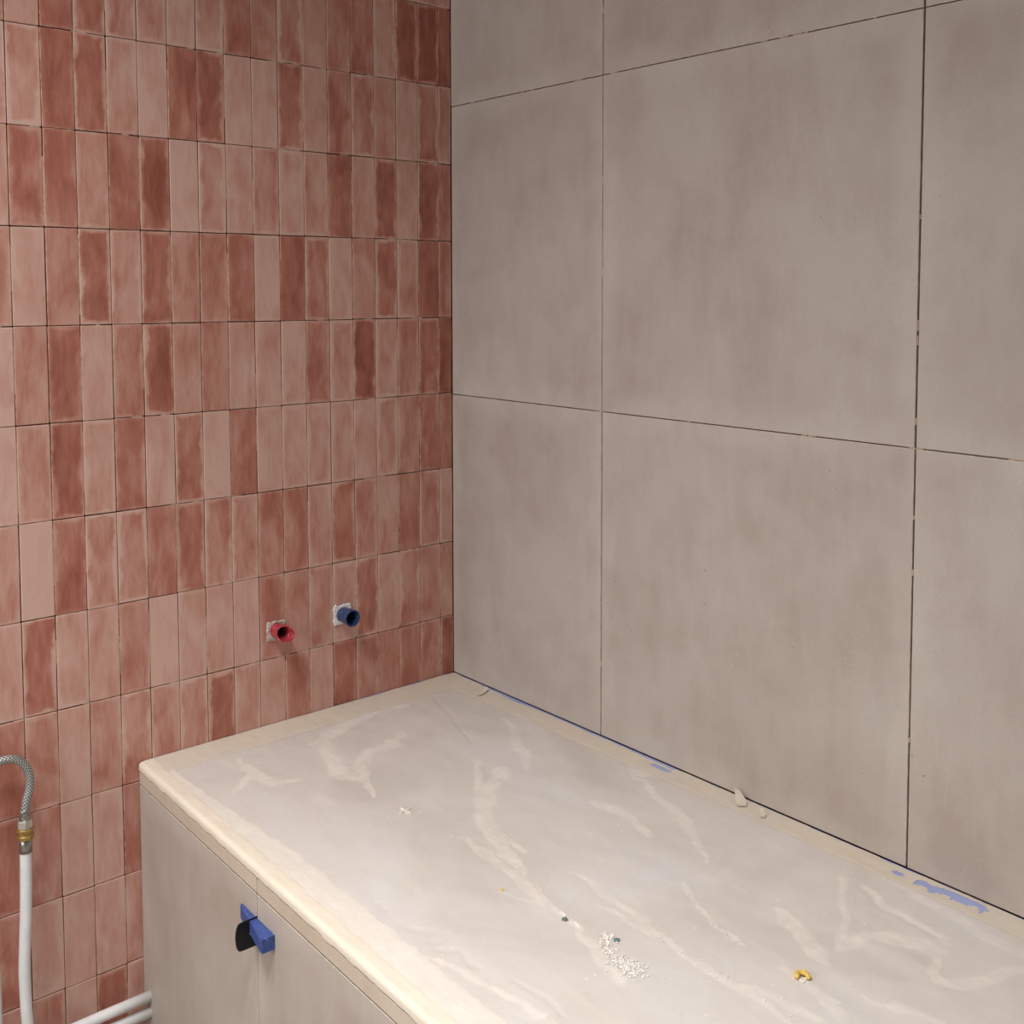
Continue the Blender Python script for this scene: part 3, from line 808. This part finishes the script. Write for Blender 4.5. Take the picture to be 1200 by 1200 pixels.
hp = [(top1.x, PY, top1.z + zc + .010), (-.8745, PY, -.112), (-.8685, PY, -.088), (-.8715, PY, -.062), (-.8850, PY, -.0435), (-.9030, PY, -.0375), (-.9230, PY, -.0420), (-.9410, PY, -.058), (-.9500, PY, -.082), (-.9490, PY, -.105), (top2.x, PY, top2.z + zc + .010)]
path = [p - hs.location for p in catmull(hp, 10)]
obj('braid', tube('braid', path, .0066, 28), mat_braid(), hs)
for tp in (top1, top2):
    me = lathe('crimp_sleeve', [(.0072, .0), (.0080, .0006), (.0080, .006), (.0074, .0068), (.0080, .0078), (.0080, .0160), (.0070, .0172)], 24)
    obj('crimp_sleeve', me, M_STEEL, hs, Vector((tp.x, PY, tp.z + zc)) - hs.location)

# pair of waste pipes low on the red wall, running into the bath panel
for k, (z, r, lab) in enumerate(((-.5237, .0088, 'upper white pipe running low along the red wall into the bath panel'),
                                 (-.5523, .0086, 'lower white pipe running low along the red wall into the bath panel'))):
    xe = xf(.03) + .004
    pts = [Vector((LEFT_X + .02 + (xe - LEFT_X - .02) * i / 24, -.030 - (.0006 * math.sin(i)), z)) for i in range(25)]
    pts[-1].z = z; pts[-1].y = -.030
    o = obj('horizontal_pipe', tube('horizontal_pipe', [p - pts[-1] for p in pts], r, 22), M_PIPE, None, pts[-1])
    tag(o, lab, 'pipe', 'white pipes low on the red wall')

# ------------------------------------------------------------------ scraps and crumbs on the dust sheet
def sheet_z(x, y):
    v = (y + .004) / (Y_END + .008); w = -0.677 + TILT * y + .010
    u = (x + .004) / w
    i, j = int(round(u * NX)), int(round(v * NY))
    return float(ZS[max(0, min(NX, i)), max(0, min(NY, j))])
def chunk(r, sx, sy, sz, n=7, layers=3):
    rings = []
    for l in range(layers):
        f = (1.0, .95, .55, .3)[l] if layers > 2 else (1.0, .5)[l]
        rings.append([(sx * f * math.cos(6.283 * k / n) * r.uniform(.75, 1.15), sy * f * math.sin(6.283 * k / n) * r.uniform(.75, 1.15), sz * l / (layers - 1) * r.uniform(.85, 1.1)) for k in range(n)])
    return ring_loft(rings)
rc = random.Random(21)
def scrap(name, x, y, geo, mat, lab, cat, rz=0.0, dz=0.0):
    o = obj(name, mesh(name, *geo), mat, None, (x, y, sheet_z(x, y) + dz), (0, 0, rz))
    return tag(o, lab, cat)
scrap('chip', -.4275, -.894, chunk(rc, .0042, .0055, .003, 5), M_TEAL, 'small teal chip beside the crumb pile on the sheet', 'chip', .6)
scrap('chip', -.4455, -.819, chunk(rc, .0040, .0052, .003, 5), M_GREEN, 'small grey green chip among white flakes on the sheet', 'chip', .4)
scrap('chip', -.4637, -.7146, chunk(rc, .0028, .0030, .002, 6), M_YELLOW, 'tiny yellow chip alone on the sheet', 'chip')
# yellow foam crumb: a horseshoe-shaped scrap
n = 14; rings = []
for k in range(n + 1):
    a = math.radians(-38 + 256 * k / n) ; rr = .0066
    c = Vector((rr * math.cos(a), rr * math.sin(a), .0035)); nrm = Vector((math.cos(a), math.sin(a), 0))
    q = .0036 * (1.0 if 0 < k < n else .6) * rc.uniform(.88, 1.12)
    rings.append([c + q * (math.cos(t) * nrm + math.sin(t) * Vector((0, 0, .85))) for t in [6.283 * m / 10 for m in range(10)]])
o = scrap('foam_scrap', -.3165, -1.0885, ring_loft(rings), M_YELLOW, 'curved yellow foam scrap on the plaster smear', 'scrap', -.75)
# curled bits of torn tape
def curl(L_, w, h, bend, seed):
    r = random.Random(seed); pts = []; n_, m_ = 12, 3
    for i in range(n_ + 1):
        t = i / n_
        for j in range(m_ + 1):
            s = j / m_ - .5
            pts.append((L_ * (t - .5) * (1 - bend * t * .4), w * s * (1 - .75 * abs(t - .35)) + .004 * t * t, h * t * t * (1 + .4 * s) + .0004 + r.uniform(0, .0004)))
    fs_ = [(i * (m_ + 1) + j, (i + 1) * (m_ + 1) + j, (i + 1) * (m_ + 1) + j + 1, i * (m_ + 1) + j + 1) for i in range(n_) for j in range(m_)]
    return pts, fs_
for x, y, L_, w, h, rz, lab in ((-.0160, -.766, .036, .018, .011, .75, 'torn pointed flap of cream tape at the beige wall'),
                                (-.0240, -.815, .024, .009, .004, .55, 'small curled bit of tape right of the torn flap'),
                                (-.0300, -.140, .036, .010, .005, .20, 'curled tape scrap near the corner of the two walls')):
    o = scrap('tape_scrap', x, y, curl(L_, w, h, .5, int(x * -9999)), M_TAPE, lab, 'tape scrap', rz, .0030)
    md = o.modifiers.new('thickness', 'SOLIDIFY'); md.thickness = .0005
# cross-shaped plaster flake
G = Geo()
for a in (0.2, 1.6):
    c_, s_ = math.cos(a), math.sin(a)
    P = [(-.013, -.0016), (.013, -.001), (.012, .0014), (-.012, .0012)]
    b = [(x * c_ - y * s_, x * s_ + y * c_) for x, y in P]
    G.add(*ring_loft([[(x, y, -.0004) for x, y in b], [(x * .95, y * .95, .0016 + .0004 * a) for x, y in b]]))
o = obj('plaster_flake', G.mesh('plaster_flake'), M_CRUMB, None, (-.432, -.443, sheet_z(-.432, -.443) + .0002))
tag(o, 'small cross shaped white plaster flake on the far part of the sheet', 'flake')
for x, y, sx, sy, lab in ((-.4385, -.809, .0022, .0075, 'white flake above the grey green chip'), (-.4410, -.838, .0020, .0085, 'thin white flake below the grey green chip')):
    scrap('plaster_flake', x, y, chunk(rc, sx, sy, .0018, 6), M_CRUMB, lab, 'flake', -.25)
# crumb pile and scattered grit: far too many to count
G = Geo()
def crumb(x, y, q):
    z = sheet_z(x, y) + .0001
    vs_ = [(q * rc.uniform(.6, 1), 0, q * .35), (0, q * rc.uniform(.6, 1), q * .3), (-q * rc.uniform(.6, 1), 0, q * .35), (0, -q * rc.uniform(.6, 1), q * .3), (0, 0, q * rc.uniform(.7, 1.2)), (0, 0, 0)]
    a = rc.uniform(0, 6.28); c_, s_ = math.cos(a), math.sin(a)
    G.add([(x + u * c_ - v * s_, y + u * s_ + v * c_, z + w) for u, v, w in vs_], [(0, 1, 4), (1, 2, 4), (2, 3, 4), (3, 0, 4), (1, 0, 5), (2, 1, 5), (3, 2, 5), (0, 3, 5)])
PILE = [(-.429, -.880, .006), (-.440, -.888, .007), (-.452, -.905, .009), (-.458, -.922, .011), (-.4585, -.937, .012), (-.4560, -.950, .012), (-.449, -.955, .009)]
for k in range(430):
    x, y, w = PILE[rc.choice([0, 1, 2, 3, 3, 4, 4, 4, 5, 5, 5, 6])]
    crumb(x + rc.gauss(0, w * .6), y + rc.gauss(0, w * .7), rc.uniform(.0009, .0026))
for k in range(150):
    st = STREAKS[rc.choice([1, 1, 1, 2, 3, 3, 10, 23, 26])]
    i = rc.randrange(len(st) - 1); t = rc.random()
    x = st[i][0] + (st[i + 1][0] - st[i][0]) * t; y = st[i][1] + (st[i + 1][1] - st[i][1]) * t; w = st[i][2]
    crumb(x + rc.gauss(0, w), y + rc.gauss(0, w), rc.uniform(.0006, .0017))
for k in range(26):
    crumb(-.3195 + rc.gauss(0, .0018), -1.0915 + rc.gauss(0, .0022), rc.uniform(.0012, .0026))
for k in range(170):
    crumb(rc.uniform(-.60, -.06), -.1 - 1.15 * rc.random() ** .6, rc.uniform(.0005, .0014))
tag(obj('plaster_crumbs', G.mesh('plaster_crumbs'), M_CRUMB), 'loose white plaster crumbs heaped and scattered on the dust sheet', 'crumbs', kind='stuff')

# ------------------------------------------------------------------ ceiling lamps (out of frame)
for (lx, ly, lz, lp, sp_), lab in zip(LAMPS, ('round flat ceiling lamp nearer the camera', 'round flat ceiling lamp nearer the red tiled wall')):
    lt = tag(obj('ceiling_lamp', None, loc=(lx, ly, lz)), lab, 'lamp', 'ceiling lamps')
    obj('lamp_body', lathe('lamp_body', [(.175, -.0005), (.180, -.006), (.180, -.050), (.165, -.055), (.155, -.045), (.02, -.045)], 40), M_FRAME, lt)
